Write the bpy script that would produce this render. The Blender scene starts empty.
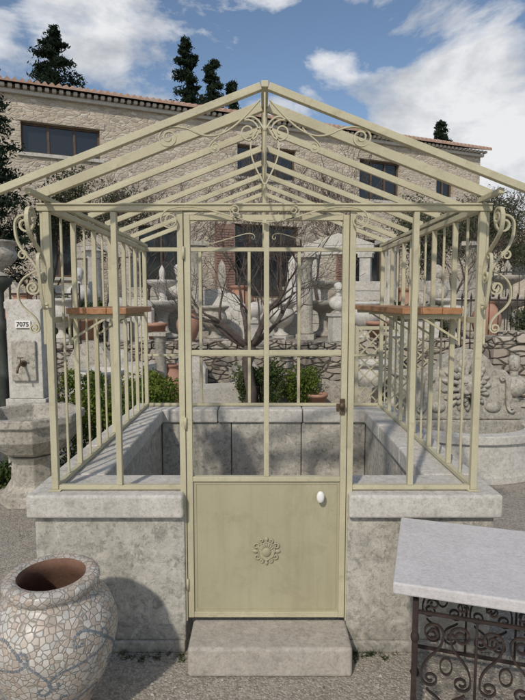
import bpy, math, random
from mathutils import Vector, Matrix, noise as mnoise
random.seed(7)
R=random.random
def U(a,b): return a+(b-a)*random.random()
scene=bpy.context.scene
COL=scene.collection
D2R=math.radians

# ---------------------------------------------------------------- materials
def newmat(name):
    m=bpy.data.materials.new(name); m.use_nodes=True
    nt=m.node_tree; b=nt.nodes["Principled BSDF"]
    return m,nt,b
def N(nt,t,**k):
    n=nt.nodes.new(t)
    for a,v in k.items():
        if a in n.inputs.keys(): n.inputs[a].default_value=v
        else: setattr(n,a,v)
    return n
def ramp(nt,src,stops):
    r=nt.nodes.new('ShaderNodeValToRGB')
    e=r.color_ramp.elements
    while len(e)<len(stops): e.new(0.5)
    for i,(p,c) in enumerate(stops):
        e[i].position=p
        if not isinstance(c,(tuple,list)): c=(c,c,c)
        e[i].color=(c[0],c[1],c[2],1)
    nt.links.new(src,r.inputs[0]); return r
def mix(nt,fac,a,b,mode='MIX'):
    m=nt.nodes.new('ShaderNodeMix'); m.data_type='RGBA'; m.blend_type=mode
    if isinstance(fac,(int,float)): m.inputs[0].default_value=fac
    else: nt.links.new(fac,m.inputs[0])
    for i,v in ((6,a),(7,b)):
        if isinstance(v,(tuple,list)): m.inputs[i].default_value=(v[0],v[1],v[2],1)
        else: nt.links.new(v,m.inputs[i])
    return m.outputs[2]
def coords(nt,scale=(1,1,1)):
    t=nt.nodes.new('ShaderNodeTexCoord'); mp=nt.nodes.new('ShaderNodeMapping')
    mp.inputs['Scale'].default_value=scale
    nt.links.new(t.outputs['Object'],mp.inputs[0]); return mp.outputs[0]
def noise(nt,vec,scale,detail=6,rough=.6,dist=0):
    n=N(nt,'ShaderNodeTexNoise'); n.inputs['Scale'].default_value=scale
    n.inputs['Detail'].default_value=detail; n.inputs['Roughness'].default_value=rough
    n.inputs['Distortion'].default_value=dist
    nt.links.new(vec,n.inputs['Vector']); return n.outputs['Fac']
def bump(nt,b,h,strength,dist=.01,prev=None):
    n=nt.nodes.new('ShaderNodeBump'); n.inputs['Strength'].default_value=strength
    n.inputs['Distance'].default_value=dist
    nt.links.new(h,n.inputs['Height'])
    if prev: nt.links.new(prev,n.inputs['Normal'])
    nt.links.new(n.outputs[0],b.inputs['Normal']); return n.outputs[0]
def mottled(name,c1,c2,c3=None,scale=6,rough=.85,bs=.4,fine=60,metal=0,dirt=(.58,.75),spec=.3,ov=.35,rust=None,streak=0):
    m,nt,b=newmat(name); v=coords(nt)
    n1=noise(nt,v,scale,8,.65); n2=noise(nt,v,fine,6,.7)
    c=ramp(nt,n1,[(.35,c1),(.65,c2)]).outputs[0]
    c=mix(nt,ov,c,ramp(nt,n2,[(.3,.35),(.7,.75)]).outputs[0],'OVERLAY')
    if c3:
        n3=noise(nt,v,scale*1.7+1.3,9,.75,.6)
        k=ramp(nt,n3,[(dirt[0],0),(dirt[1],1)]).outputs[0]
        c=mix(nt,k,c,c3)
    if streak:
        n6=noise(nt,coords(nt,(14,14,.8)),1.5,5,.7)
        c=mix(nt,ramp(nt,n6,[(.5,0),(.72,streak)]).outputs[0],c,c3)
    if rust:
        n5=noise(nt,v,17,9,.8); c=mix(nt,ramp(nt,n5,[(.645,0),(.70,.8)]).outputs[0],c,rust)
    nt.links.new(c,b.inputs['Base Color'])
    b.inputs['Roughness'].default_value=rough; b.inputs['Metallic'].default_value=metal
    b.inputs['Specular IOR Level'].default_value=spec
    bump(nt,b,n2,bs,.006)
    return m
PAINT=mottled('cream_paint',(.43,.395,.27),(.53,.49,.34),(.28,.25,.165),scale=4,rough=.5,bs=.12,fine=120,dirt=(.55,.8),ov=.2,rust=(.20,.12,.06))
PANEL=mottled('cream_panel_paint',(.38,.35,.235),(.43,.40,.27),(.29,.26,.17),scale=2.2,rough=.5,bs=.08,fine=160,dirt=(.50,.85),ov=.12,rust=(.27,.22,.13),streak=.35)
def limestone(name,c1,c2,c3,dark=.5,streak=0,damp=False):
    m,nt,b=newmat(name); v=coords(nt)
    n1=noise(nt,v,3,8,.65); n2=noise(nt,v,70,6,.75); n3=noise(nt,v,17,9,.85,.4); n4=noise(nt,v,34,8,.8)
    c=ramp(nt,n1,[(.35,c1),(.65,c2)]).outputs[0]
    c=mix(nt,.4,c,ramp(nt,n2,[(.3,.3),(.7,.8)]).outputs[0],'OVERLAY')
    n5=noise(nt,v,9,9,.85,.8)
    k=ramp(nt,n5,[(.50,0),(.58,min(1,dark*1.3))]).outputs[0]; c=mix(nt,k,c,(c2[0]*1.22,c2[1]*1.22,c2[2]*1.2))
    k=ramp(nt,n3,[(.50,0),(.58,dark)]).outputs[0]; c=mix(nt,k,c,c3)
    k=ramp(nt,n4,[(.54,0),(.62,.65*min(1,dark*1.6))]).outputs[0]; c=mix(nt,k,c,(c3[0]*.8,c3[1]*.8,c3[2]*.8))
    vo=N(nt,'ShaderNodeTexVoronoi'); vo.inputs['Scale'].default_value=55; nt.links.new(v,vo.inputs['Vector'])
    k=ramp(nt,vo.outputs['Distance'],[(.08,.6*dark*1.6),(.16,0)]).outputs[0]; c=mix(nt,k,c,(.16,.145,.12))
    if streak:
        vs_=coords(nt,(9,9,.7)); n6=noise(nt,vs_,1.6,5,.7)
        k=ramp(nt,n6,[(.52,0),(.72,streak)]).outputs[0]; c=mix(nt,k,c,(c3[0]*.9,c3[1]*.95,c3[2]*.85))
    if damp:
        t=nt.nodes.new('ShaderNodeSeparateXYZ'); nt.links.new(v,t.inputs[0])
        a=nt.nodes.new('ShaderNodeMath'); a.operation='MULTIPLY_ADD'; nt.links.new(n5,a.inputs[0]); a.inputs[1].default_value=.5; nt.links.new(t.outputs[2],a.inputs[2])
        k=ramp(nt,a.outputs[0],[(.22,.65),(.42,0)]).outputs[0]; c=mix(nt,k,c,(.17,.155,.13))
    nt.links.new(c,b.inputs['Base Color']); b.inputs['Roughness'].default_value=.9
    b.inputs['Specular IOR Level'].default_value=.2
    p=bump(nt,b,n4,.5,.012); bump(nt,b,n2,.45,.005,p)
    return m
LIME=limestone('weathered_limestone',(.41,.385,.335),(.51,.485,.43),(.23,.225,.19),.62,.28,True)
CAPM=limestone('coping_limestone',(.50,.475,.425),(.59,.56,.51),(.30,.29,.25),.40)
OLD=limestone('old_lichen_stone',(.35,.32,.27),(.46,.43,.37),(.17,.165,.135),.6,.3)
STEPM=limestone('worn_step_stone',(.39,.355,.31),(.47,.435,.38),(.27,.24,.20),.38)
WHITE=limestone('pale_marble_stone',(.55,.525,.515),(.61,.59,.58),(.46,.435,.43),.14)
TERRA=mottled('terracotta_clay',(.34,.18,.12),(.42,.25,.18),(.34,.29,.24),scale=5)
WOOD_m,nt,b=newmat('varnished_wood'); v=coords(nt,(14,1.2,14))
n1=noise(nt,v,3,6,.6,1.2); c=ramp(nt,n1,[(.3,(.27,.12,.05)),(.7,(.46,.24,.11))]).outputs[0]
nt.links.new(c,b.inputs['Base Color']); b.inputs['Roughness'].default_value=.5; bump(nt,b,n1,.15,.004)
WOOD=WOOD_m
IRON=mottled('rusty_dark_iron',(.024,.018,.017),(.048,.033,.028),(.10,.052,.034),scale=14,rough=.7,bs=.4,fine=150,dirt=(.55,.75))
GREENIRON=mottled('dark_green_cast_iron',(.035,.04,.035),(.06,.065,.055),(.11,.10,.08),scale=8,rough=.6)
BRASS=mottled('aged_brass',(.10,.07,.045),(.16,.11,.07),(.05,.035,.025),scale=30,rough=.55,metal=.5)
CERAM=mottled('white_ceramic',(.78,.77,.73),(.82,.81,.78),scale=5,rough=.2,bs=.02,spec=.5)
BARK=mottled('dark_bark',(.065,.05,.043),(.12,.095,.08),(.18,.15,.125),scale=12,bs=.8,fine=50)
TWIG=mottled('grey_brown_twigs',(.07,.055,.045),(.12,.10,.08),(.17,.14,.12),scale=6,bs=.3,fine=50)
FRAMEM=mottled('brown_window_wood',(.10,.07,.05),(.15,.11,.08),scale=6)
SHUT=mottled('faded_red_shutter',(.24,.15,.12),(.30,.20,.16),scale=6)
def masonry(name,sc,cols,mort,sq=1.7,edge=(.02,.09),stain=.45,mb_=.8):
    m,nt,b=newmat(name); v=coords(nt,(1,1,sq))
    nz=N(nt,'ShaderNodeTexNoise'); nz.inputs['Scale'].default_value=sc*.8; nt.links.new(v,nz.inputs['Vector'])
    va=nt.nodes.new('ShaderNodeVectorMath'); va.operation='SCALE'; va.inputs['Scale'].default_value=.28/sc*2
    nt.links.new(nz.outputs['Color'],va.inputs[0])
    vb=nt.nodes.new('ShaderNodeVectorMath'); vb.operation='ADD'; nt.links.new(v,vb.inputs[0]); nt.links.new(va.outputs[0],vb.inputs[1])
    a=N(nt,'ShaderNodeTexVoronoi'); a.inputs['Scale'].default_value=sc; nt.links.new(vb.outputs[0],a.inputs['Vector'])
    e=N(nt,'ShaderNodeTexVoronoi',feature='DISTANCE_TO_EDGE'); e.inputs['Scale'].default_value=sc; nt.links.new(vb.outputs[0],e.inputs['Vector'])
    sp=nt.nodes.new('ShaderNodeSeparateColor'); nt.links.new(a.outputs['Color'],sp.inputs[0])
    c=ramp(nt,sp.outputs[0],[(i/(len(cols)-1),cc) for i,cc in enumerate(cols)]).outputs[0]
    n2=noise(nt,v,sc*9,6,.7)
    c=mix(nt,.4,c,ramp(nt,n2,[(.3,.3),(.7,.8)]).outputs[0],'OVERLAY')
    k=ramp(nt,e.outputs['Distance'],[(edge[0],1),(edge[1],0)]).outputs[0]
    c=mix(nt,k,c,mort)
    n3=noise(nt,v,.5,4,.6); c=mix(nt,ramp(nt,n3,[(.45,0),(.75,stain)]).outputs[0],c,tuple(x*.6 for x in mort))
    nt.links.new(c,b.inputs['Base Color']); b.inputs['Roughness'].default_value=.95; b.inputs['Specular IOR Level'].default_value=.15
    h=ramp(nt,e.outputs['Distance'],[(.0,0),(.15,1)]).outputs[0]
    p=bump(nt,b,h,mb_,.05); bump(nt,b,n2,.4,.02,p)
    return m
FACADE=masonry('rubble_stone_facade',4.6,[(.48,.40,.30),(.60,.53,.42),(.38,.32,.25),(.66,.60,.50)],(.54,.48,.40),2.2,(.03,.10),.4,.5)
DRY=masonry('dry_stone_wall',4.6,[(.42,.37,.30),(.54,.48,.40),(.33,.29,.24),(.47,.40,.32)],(.13,.115,.09),2.2)
TILE_m,nt,b=newmat('roman_clay_tile'); v=coords(nt); 
n1=noise(nt,v,2.5,6,.7); c=ramp(nt,n1,[(.3,(.34,.20,.14)),(.5,(.42,.28,.21)),(.7,(.40,.33,.27))]).outputs[0]
nt.links.new(c,b.inputs['Base Color']); b.inputs['Roughness'].default_value=.9; TILE=TILE_m
def glassmat():
    m,nt,b=newmat('window_glass'); b.inputs['Base Color'].default_value=(.02,.023,.027,1)
    b.inputs['Roughness'].default_value=.08; b.inputs['Specular IOR Level'].default_value=.7; return m
GLASS=glassmat()
WATER,nt,b=newmat('basin_water'); b.inputs['Base Color'].default_value=(.03,.04,.03,1); b.inputs['Roughness'].default_value=.06
bump(nt,b,noise(nt,coords(nt),14,3,.5),.15,.01)
def foliage(name,c1,c2,c3,sc=2.5):
    m,nt,b=newmat(name); v=coords(nt)
    n1=noise(nt,v,sc,5,.7); n2=noise(nt,v,45,2,.6)
    c=ramp(nt,n1,[(.3,c1),(.52,c2),(.72,c3)]).outputs[0]
    c=mix(nt,.5,c,ramp(nt,n2,[(.3,.25),(.7,.8)]).outputs[0],'OVERLAY')
    nt.links.new(c,b.inputs['Base Color']); b.inputs['Roughness'].default_value=.75; b.inputs['Specular IOR Level'].default_value=.12
    tr=nt.nodes.new('ShaderNodeBsdfTranslucent'); nt.links.new(c,tr.inputs[0])
    ms=nt.nodes.new('ShaderNodeMixShader'); ms.inputs[0].default_value=.25
    nt.links.new(b.outputs[0],ms.inputs[1]); nt.links.new(tr.outputs[0],ms.inputs[2])
    nt.links.new(ms.outputs[0],nt.nodes['Material Output'].inputs[0]); return m
F_BOX=foliage('boxwood_leaves',(.06,.095,.018),(.12,.165,.03),(.21,.23,.05))
F_CON=foliage('conifer_needles',(.012,.022,.014),(.025,.042,.024),(.045,.065,.035),.9)
F_OLI=foliage('olive_leaves',(.045,.055,.03),(.08,.092,.05),(.12,.13,.075))
F_IVY=foliage('ivy_leaves',(.03,.055,.015),(.07,.10,.03),(.13,.14,.05))
def gravel(name,c1,c2,c3,sc=95):
    m,nt,b=newmat(name); v=coords(nt)
    a=N(nt,'ShaderNodeTexVoronoi'); a.inputs['Scale'].default_value=sc; nt.links.new(v,a.inputs['Vector'])
    sp=nt.nodes.new('ShaderNodeSeparateColor'); nt.links.new(a.outputs['Color'],sp.inputs[0])
    c=ramp(nt,sp.outputs[0],[(0,c1),(.5,c2),(1,c3)]).outputs[0]
    d=ramp(nt,a.outputs['Distance'],[(.45,0),(.85,.45)]).outputs[0]
    c=mix(nt,d,c,(.15,.13,.105))
    n1=noise(nt,v,1.3,6,.65); c=mix(nt,ramp(nt,n1,[(.45,0),(.7,.45)]).outputs[0],c,(.22,.195,.155))
    n2=noise(nt,v,9,6,.75); c=mix(nt,ramp(nt,n2,[(.48,0),(.68,.55)]).outputs[0],c,(.42,.38,.32))
    nt.links.new(c,b.inputs['Base Color']); b.inputs['Roughness'].default_value=.95; b.inputs['Specular IOR Level'].default_value=.15
    inv=ramp(nt,a.outputs['Distance'],[(0,1),(.8,0)]).outputs[0]
    p=bump(nt,b,inv,.55,.006); bump(nt,b,n2,.6,.02,p); return m
GRAV=gravel('gravel_ground',(.23,.21,.175),(.34,.31,.265),(.47,.43,.375))
PEB=mottled('pebble_stone',(.29,.26,.22),(.48,.44,.385),(.18,.16,.135),scale=30,dirt=(.55,.65))
SOIL=gravel('terrace_earth',(.22,.195,.155),(.30,.27,.215),(.37,.335,.28))
MOS,nt,b=newmat('shard_mosaic'); v=coords(nt)
a=N(nt,'ShaderNodeTexVoronoi'); a.inputs['Scale'].default_value=40; a.inputs['Randomness'].default_value=.85; nt.links.new(v,a.inputs['Vector'])
e=N(nt,'ShaderNodeTexVoronoi',feature='DISTANCE_TO_EDGE'); e.inputs['Scale'].default_value=40; e.inputs['Randomness'].default_value=.85; nt.links.new(v,e.inputs['Vector'])
sp=nt.nodes.new('ShaderNodeSeparateColor'); nt.links.new(a.outputs['Color'],sp.inputs[0])
c=ramp(nt,sp.outputs[0],[(0,(.36,.30,.24)),(.2,(.52,.47,.40)),(.42,(.44,.35,.285)),(.6,(.56,.53,.48)),(.8,(.40,.39,.36)),(1,(.60,.57,.52))]).outputs[0]
n1=noise(nt,v,5,6,.6); c=mix(nt,ramp(nt,n1,[(.42,0),(.68,.4)]).outputs[0],c,(.27,.235,.20))
n9=noise(nt,v,90,4,.6); c=mix(nt,.3,c,ramp(nt,n9,[(.3,.35),(.7,.75)]).outputs[0],'OVERLAY')
k=ramp(nt,e.outputs['Distance'],[(.03,1),(.075,0)]).outputs[0]; c=mix(nt,k,c,(.27,.245,.21))
nt.links.new(c,b.inputs['Base Color'])
nt.links.new(ramp(nt,e.outputs['Distance'],[(.03,.9),(.08,.38)]).outputs[0],b.inputs['Roughness'])
bump(nt,b,ramp(nt,e.outputs['Distance'],[(0,0),(.1,1)]).outputs[0],.6,.004)
BLUE=mottled('slate_blue_tesserae',(.13,.15,.17),(.21,.235,.26),(.34,.33,.31),scale=40,rough=.45,dirt=(.6,.7))
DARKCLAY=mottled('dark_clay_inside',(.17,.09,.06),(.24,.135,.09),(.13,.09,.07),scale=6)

# ---------------------------------------------------------------- mesh builder
class MB:
    def __init__(s): s.v=[]; s.f=[]; s.sm=[]
    def add(s,vs,fs,smooth=False):
        o=len(s.v); s.v+= [tuple(x) for x in vs]
        for f in fs: s.f.append(tuple(i+o for i in f)); s.sm.append(smooth)
    def box(s,x0,x1,y0,y1,z0,z1):
        vs=[(x,y,z) for z in (z0,z1) for y in (y0,y1) for x in (x0,x1)]
        s.add(vs,[(0,2,3,1),(4,5,7,6),(0,1,5,4),(2,6,7,3),(0,4,6,2),(1,3,7,5)])
    def bar(s,p,q,w,h,ref=(0,0,1)):
        p=Vector(p);q=Vector(q);d=(q-p).normalized();r=Vector(ref)
        if abs(d.dot(r))>.97: r=Vector((0,1,0))
        a=d.cross(r).normalized(); b=a.cross(d).normalized()
        vs=[]
        for c in (p,q):
            for i,j in ((-1,-1),(1,-1),(1,1),(-1,1)): vs.append(c+a*i*w/2+b*j*h/2)
        s.add(vs,[(3,2,1,0),(4,5,6,7),(0,1,5,4),(1,2,6,5),(2,3,7,6),(3,0,4,7)])
    def tube(s,pts,rad,n=6,smooth=True,cap=True):
        pts=[Vector(p) for p in pts]; m=len(pts)
        if isinstance(rad,(int,float)): rad=[rad]*m
        t=(pts[1]-pts[0]).normalized(); a=t.orthogonal().normalized(); vs=[]
        for i in range(m):
            t=(pts[min(i+1,m-1)]-pts[max(i-1,0)])
            t=t.normalized() if t.length>1e-9 else Vector((0,0,1))
            a=(a-t*a.dot(t)); a=a.normalized() if a.length>1e-6 else t.orthogonal().normalized()
            b=t.cross(a)
            for k in range(n):
                an=2*math.pi*k/n; vs.append(pts[i]+(a*math.cos(an)+b*math.sin(an))*rad[i])
        fs=[(i*n+k,i*n+(k+1)%n,(i+1)*n+(k+1)%n,(i+1)*n+k) for i in range(m-1) for k in range(n)]
        if cap: fs+= [tuple(reversed(range(n))),tuple(range((m-1)*n,m*n))]
        s.add(vs,fs,smooth)
    def flat(s,pts,nrm,w,t):
        pts=[Vector(p) for p in pts]; n=Vector(nrm).normalized(); vs=[]; m=len(pts)
        for i in range(m):
            d=(pts[min(i+1,m-1)]-pts[max(i-1,0)]).normalized(); a=d.cross(n).normalized()
            for i2,j in ((-1,-1),(1,-1),(1,1),(-1,1)): vs.append(pts[i]+a*i2*t/2+n*j*w/2)
        fs=[(i*4+k,i*4+(k+1)%4,(i+1)*4+(k+1)%4,(i+1)*4+k) for i in range(m-1) for k in range(4)]
        fs+=[(3,2,1,0),tuple((m-1)*4+k for k in range(4))]
        s.add(vs,fs)
    def lathe(s,prof,c=(0,0,0),n=32,smooth=True,rot=0,cap=True):
        vs=[];m=len(prof)
        for r,z in prof:
            for k in range(n):
                an=2*math.pi*k/n+rot; vs.append((c[0]+r*math.cos(an),c[1]+r*math.sin(an),c[2]+z))
        fs=[(i*n+k,i*n+(k+1)%n,(i+1)*n+(k+1)%n,(i+1)*n+k) for i in range(m-1) for k in range(n)]
        if cap and prof[0][0]>1e-4: fs.append(tuple(reversed(range(n))))
        if cap and prof[-1][0]>1e-4: fs.append(tuple(range((m-1)*n,m*n)))
        s.add(vs,fs,smooth)
    def prism(s,poly,y0,y1,c=(0,0)):
        n=len(poly); vs=[(x,y0,z) for x,z in poly]+[(x,y1,z) for x,z in poly]
        fs=[tuple(range(n)),tuple(reversed(range(n,2*n)))]+[(i,n+i,n+(i+1)%n,(i+1)%n) for i in range(n)]
        s.add(vs,fs)
    def ell(s,c,r,n=12,m=8,rot=None):
        vs=[]
        for i in range(m+1):
            ph=math.pi*i/m
            for k in range(n):
                an=2*math.pi*k/n
                p=Vector((r[0]*math.sin(ph)*math.cos(an),r[1]*math.sin(ph)*math.sin(an),r[2]*math.cos(ph)))
                if rot: p=rot@p
                vs.append(p+Vector(c))
        fs=[(i*n+k,(i+1)*n+k,(i+1)*n+(k+1)%n,i*n+(k+1)%n) for i in range(m) for k in range(n)]
        s.add(vs,fs,True)
    def leaf(s,p,L,W=None):
        W=W or L*.5
        d=Vector((U(-1,1),U(-1,1),U(-1,1))).normalized(); a=d.orthogonal().normalized()
        a=(Matrix.Rotation(U(0,6.28),3,d)@a)
        p=Vector(p)
        s.add([p-d*L/2,p+a*W/2,p+d*L/2,p-a*W/2],[(0,1,2,3)])
    def obj(s,name,mat,parent=None,bevel=0,loc=None,seg=2,label=None):
        me=bpy.data.meshes.new(name); me.from_pydata(s.v,[],s.f); me.update()
        if any(s.sm): me.polygons.foreach_set('use_smooth',s.sm)
        me.materials.append(mat); o=bpy.data.objects.new(name,me); COL.objects.link(o)
        if loc: o.location=loc
        if parent: o.parent=parent
        if bevel:
            b=o.modifiers.new('bevel','BEVEL'); b.width=bevel; b.segments=seg; b.limit_method='ANGLE'; b.angle_limit=D2R(40)
        if label: o['label']=label
        return o
def empty(name,loc,label,cat,rotz=0,group=None):
    e=bpy.data.objects.new(name,None); COL.objects.link(e); e.location=loc; e.rotation_euler=(0,0,rotz)
    e['label']=label; e['category']=cat; e.empty_display_size=.1
    if group: e['group']=group
    return e
def tag(o,label,cat,group=None):
    o['label']=label;o['category']=cat
    if group:o['group']=group
    return o

def scroll(A,B,kind='S',turn=8.0,p=3,flip=1,n=60,t2=None,bend=0):
    pts=[(0,0)]; h=0;x=y=0
    T1=turn;T2=t2 if t2 is not None else turn
    for i in range(n):
        u=-1+2*(i+.5)/n
        T=T1 if u<0 else T2
        k=T*(p+1)*abs(u)**p
        if kind=='S' and u<0:k=-k
        k+=bend
        h+=k*2/n*flip; x+=math.cos(h)*2/n; y+=math.sin(h)*2/n; pts.append((x,y))
    a=complex(*pts[0]); b=complex(*pts[-1]); s=(complex(*B)-complex(*A))/(b-a)
    return [((complex(*q)-a)*s+complex(*A)) for q in pts]
def volute(cx,cz,r0,r1,a0,turns,n=40):
    return [complex(cx+(r0+(r1-r0)*i/n)*math.cos(a0+turns*2*math.pi*i/n),cz+(r0+(r1-r0)*i/n)*math.sin(a0+turns*2*math.pi*i/n)) for i in range(n+1)]
def bez(p0,p1,p2,p3,n=24):
    r=[]
    for i in range(n+1):
        t=i/n; r.append(complex(*[(1-t)**3*p0[a]+3*(1-t)**2*t*p1[a]+3*(1-t)*t*t*p2[a]+t**3*p3[a] for a in (0,1)]))
    return r
def sc3(pl,Y): return [(c.real,Y,c.imag) for c in pl]
def sc3x(pl,X): return [(X,c.real,c.imag) for c in pl]

# ---------------------------------------------------------------- ground and sky
g=MB(); g.add([(-400,-60,0),(400,-60,0),(400,700,0),(-400,700,0)],[(0,1,2,3)])
o=g.obj('ground',GRAV); o['kind']='structure'
t=MB(); 
xs=[-45+i*2.5 for i in range(37)]; ys=[10.15+ j*2.2 for j in range(30)]
vs=[(x,y,1.0+(0 if j==0 else .05*mnoise.noise((x*.4,y*.4,0)))) for j,y in enumerate(ys) for x in xs]
fs=[(j*37+i,j*37+i+1,(j+1)*37+i+1,(j+1)*37+i) for j in range(29) for i in range(36)]
t.add(vs,fs)
o=t.obj('terrace_ground',SOIL); o['kind']='structure'

w=bpy.data.worlds.new("World"); scene.world=w; w.use_nodes=True; nt=w.node_tree
SUN_DIR=Vector((.30,.74,-.66)).normalized()
elev=math.asin(-SUN_DIR.z); az=math.atan2(-SUN_DIR.x,-SUN_DIR.y)
bg=nt.nodes['Background']; out=nt.nodes['World Output']
sky=nt.nodes.new('ShaderNodeTexSky'); sky.sky_type='NISHITA'; sky.sun_disc=False
sky.sun_elevation=elev; sky.sun_rotation=az; sky.air_density=1.0; sky.dust_density=.8; sky.ozone_density=1.2
nt.links.new(sky.outputs[0],bg.inputs[0]); bg.inputs[1].default_value=.115
tc=nt.nodes.new('ShaderNodeTexCoord'); mp=nt.nodes.new('ShaderNodeMapping'); mp.inputs['Scale'].default_value=(1,1,2.0)
mp.inputs['Location'].default_value=(.35,.2,.1)
nt.links.new(tc.outputs['Generated'],mp.inputs[0])
nz=noise(nt,mp.outputs[0],3.4,11,.60,.2)
tot=nz
def madd(a,b,op='ADD'):
    n=nt.nodes.new('ShaderNodeMath'); n.operation=op
    for i,x in enumerate((a,b)):
        if isinstance(x,(int,float)): n.inputs[i].default_value=x
        else: nt.links.new(x,n.inputs[i])
    return n.outputs[0]
for c_,rad_,amt in (((-.26,.83,.49),.26,.28),((.06,.83,.55),.22,.26),((.30,.90,.28),.22,.28),((.44,.86,.22),.18,.24),((.12,.92,.38),.10,.14),((-.30,.91,.30),.10,-.10),((.10,.88,.455),.09,-.12),((.34,.82,.45),.16,.10)):
    vm=nt.nodes.new('ShaderNodeVectorMath'); vm.operation='DISTANCE'; nt.links.new(tc.outputs['Generated'],vm.inputs[0]); vm.inputs[1].default_value=c_
    mr=nt.nodes.new('ShaderNodeMapRange'); mr.interpolation_type='SMOOTHSTEP'; nt.links.new(vm.outputs['Value'],mr.inputs[0])
    mr.inputs[1].default_value=0; mr.inputs[2].default_value=rad_; mr.inputs[3].default_value=amt; mr.inputs[4].default_value=0
    tot=madd(tot,mr.outputs[0])
mask=ramp(nt,tot,[(.51,0),(.57,.65),(.64,1)]).outputs[0]
nz2=noise(nt,mp.outputs[0],5.0,8,.6,.2)
cc=ramp(nt,nz2,[(.36,(.50,.53,.58)),(.56,(.90,.91,.93))]).outputs[0]
bg2=nt.nodes.new('ShaderNodeBackground'); nt.links.new(cc,bg2.inputs[0]); bg2.inputs[1].default_value=.92
ms=nt.nodes.new('ShaderNodeMixShader'); nt.links.new(mask,ms.inputs[0]); nt.links.new(bg.outputs[0],ms.inputs[1]); nt.links.new(bg2.outputs[0],ms.inputs[2])
nt.links.new(ms.outputs[0],out.inputs[0])
sl=bpy.data.lights.new('sun','SUN'); sl.energy=2.4; sl.angle=D2R(2); sl.color=(1,.92,.81)
so=bpy.data.objects.new('sun',sl); COL.objects.link(so); so.rotation_euler=SUN_DIR.to_track_quat('-Z','Y').to_euler()

# ---------------------------------------------------------------- greenhouse
CX=.01; YF=2.70; YB=4.90; HW=1.07
GH=empty('greenhouse',(CX,3.8,0),'cream painted iron greenhouse frame on a low limestone wall','greenhouse')
def gobj(mb,name,mat,bevel=0,par=None,label=None,seg=2):
    o=mb.obj(name,mat,None,bevel,seg=seg,label=label)
    p=par or GH
    o.parent=p; o.matrix_parent_inverse=Matrix.Translation(-Vector(GH.location)) if p is GH else Matrix.Identity(4)
    return o
bw=MB(); G=.003
def blocks(mb,x0,x1,y0,y1,z0,z1,axis,cuts):
    cs=[x0 if axis=='x' else y0]+cuts+[x1 if axis=='x' else y1]
    for a,b in zip(cs[:-1],cs[1:]):
        j=U(-.002,.002)
        if axis=='x': mb.box(a+G,b-G,y0+j,y1+j,z0,z1)
        else: mb.box(x0+j,x1+j,a+G,b-G,z0,z1)
XL,XR=-1.165,1.185
blocks(bw,XL,-.395,2.665,2.92,0,.722,'x',[])
blocks(bw,.432,XR,2.665,2.92,0,.722,'x',[])
blocks(bw,XL,XL+.255,2.922,5.03,0,.722,'y',[3.65,4.35])
blocks(bw,XR-.255,XR,2.922,5.03,0,.722,'y',[3.65,4.35])
blocks(bw,XL+.258,XR-.258,4.775,5.03,0,.722,'x',[-.28,.35])
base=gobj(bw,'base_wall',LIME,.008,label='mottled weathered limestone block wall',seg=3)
for a_,b_ in ((XL-.012,-.40),(.437,XR+.012)):
    pl=MB(); pl.box(a_,b_,2.640,2.664,0,.06); gobj(pl,'plinth',LIME,.006)
cp=MB()
def cap(x0,x1,y0,y1,axis,cuts): blocks(cp,x0,x1,y0,y1,.725,.846,axis,cuts)
cap(XL-.025,-.395,2.62,2.95,'x',[]); cap(.432,XR+.025,2.62,2.95,'x',[])
cap(XL-.025,XL+.28,2.953,4.74,'y',[3.55,4.2]); cap(XR-.28,XR+.025,2.953,4.74,'y',[3.5,4.15])
cap(XL-.025,XR+.025,4.743,5.06,'x',[-.4,.36])
gobj(cp,'coping',CAPM,.015,label='pale limestone coping slabs',seg=4)

ZB=.848
def rz(x): return 2.75-.38*abs(x-CX)
for x,y in ((-HW,YF),(HW,YF),(-HW,YB),(HW,YB)):
    m=MB(); m.box(CX+x-.0165,CX+x+.0165,y-.0165,y+.0165,ZB+.006,2.25); m.box(CX+x-.032,CX+x+.032,y-.032,y+.032,ZB-.001,ZB+.006)
    gobj(m,'corner_post',PAINT,.003)
for a,b in ((-HW+.019,-.425),(.428+.0,HW-.019)):
    x0=CX+a; x1=CX+b
    m=MB(); m.box(x0,x1,YF-.014,YF+.014,ZB+.004,ZB+.028)
    xc=-.74 if a<0 else .745
    m.box(CX+xc-.0135,CX+xc+.0135,YF-.017,YF+.017,ZB+.029,2.249)
    gobj(m,'front_panel',PAINT,.002)
for x in (-.404,.444):
    m=MB(); m.box(x-.0145,x+.0145,YF-.022,YF+.022,.15,2.249); gobj(m,'door_jamb',PAINT,.002)
m=MB(); m.box(CX-HW-.04,CX+HW+.04,YF-.022,YF+.022,2.251,2.286); m.box(CX-HW-.04,CX+HW+.04,YF-.030,YF-.023,2.279,2.288)
gobj(m,'header_beam',PAINT,.003)
m=MB(); m.box(CX-HW-.04,CX+HW+.04,YB-.02,YB+.02,2.251,2.286); gobj(m,'header_beam',PAINT,.003)
for s in (-1,1):
    m=MB(); x=CX+s*HW; m.box(x-.016,x+.016,YF+.024,YB-.024,2.252,2.285); gobj(m,'wall_plate',PAINT,.003)
ys=[3.07,3.44,3.80,4.17,4.54]
for s in (-1,1):
    m=MB(); x=CX+s*HW
    m.box(x-.014,x+.014,YF+.021,YB-.021,ZB+.004,ZB+.028)
    for y in ys: m.box(x-.0135,x+.0135,y-.011,y+.011,ZB+.029,2.250)
    for y in [ (a+b)/2 for a,b in zip([YF]+ys,ys+[YB])]: m.box(x-.006,x+.006,y-.006,y+.006,ZB+.029,2.250)
    m.box(x+s*.017,x+s*.027,YF+.03,YB-.03,1.70,1.73)
    gobj(m,'side_panel',PAINT,.002)
m=MB(); m.box(CX-HW+.021,CX+HW-.021,YB-.014,YB+.014,ZB+.004,ZB+.028)
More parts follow.
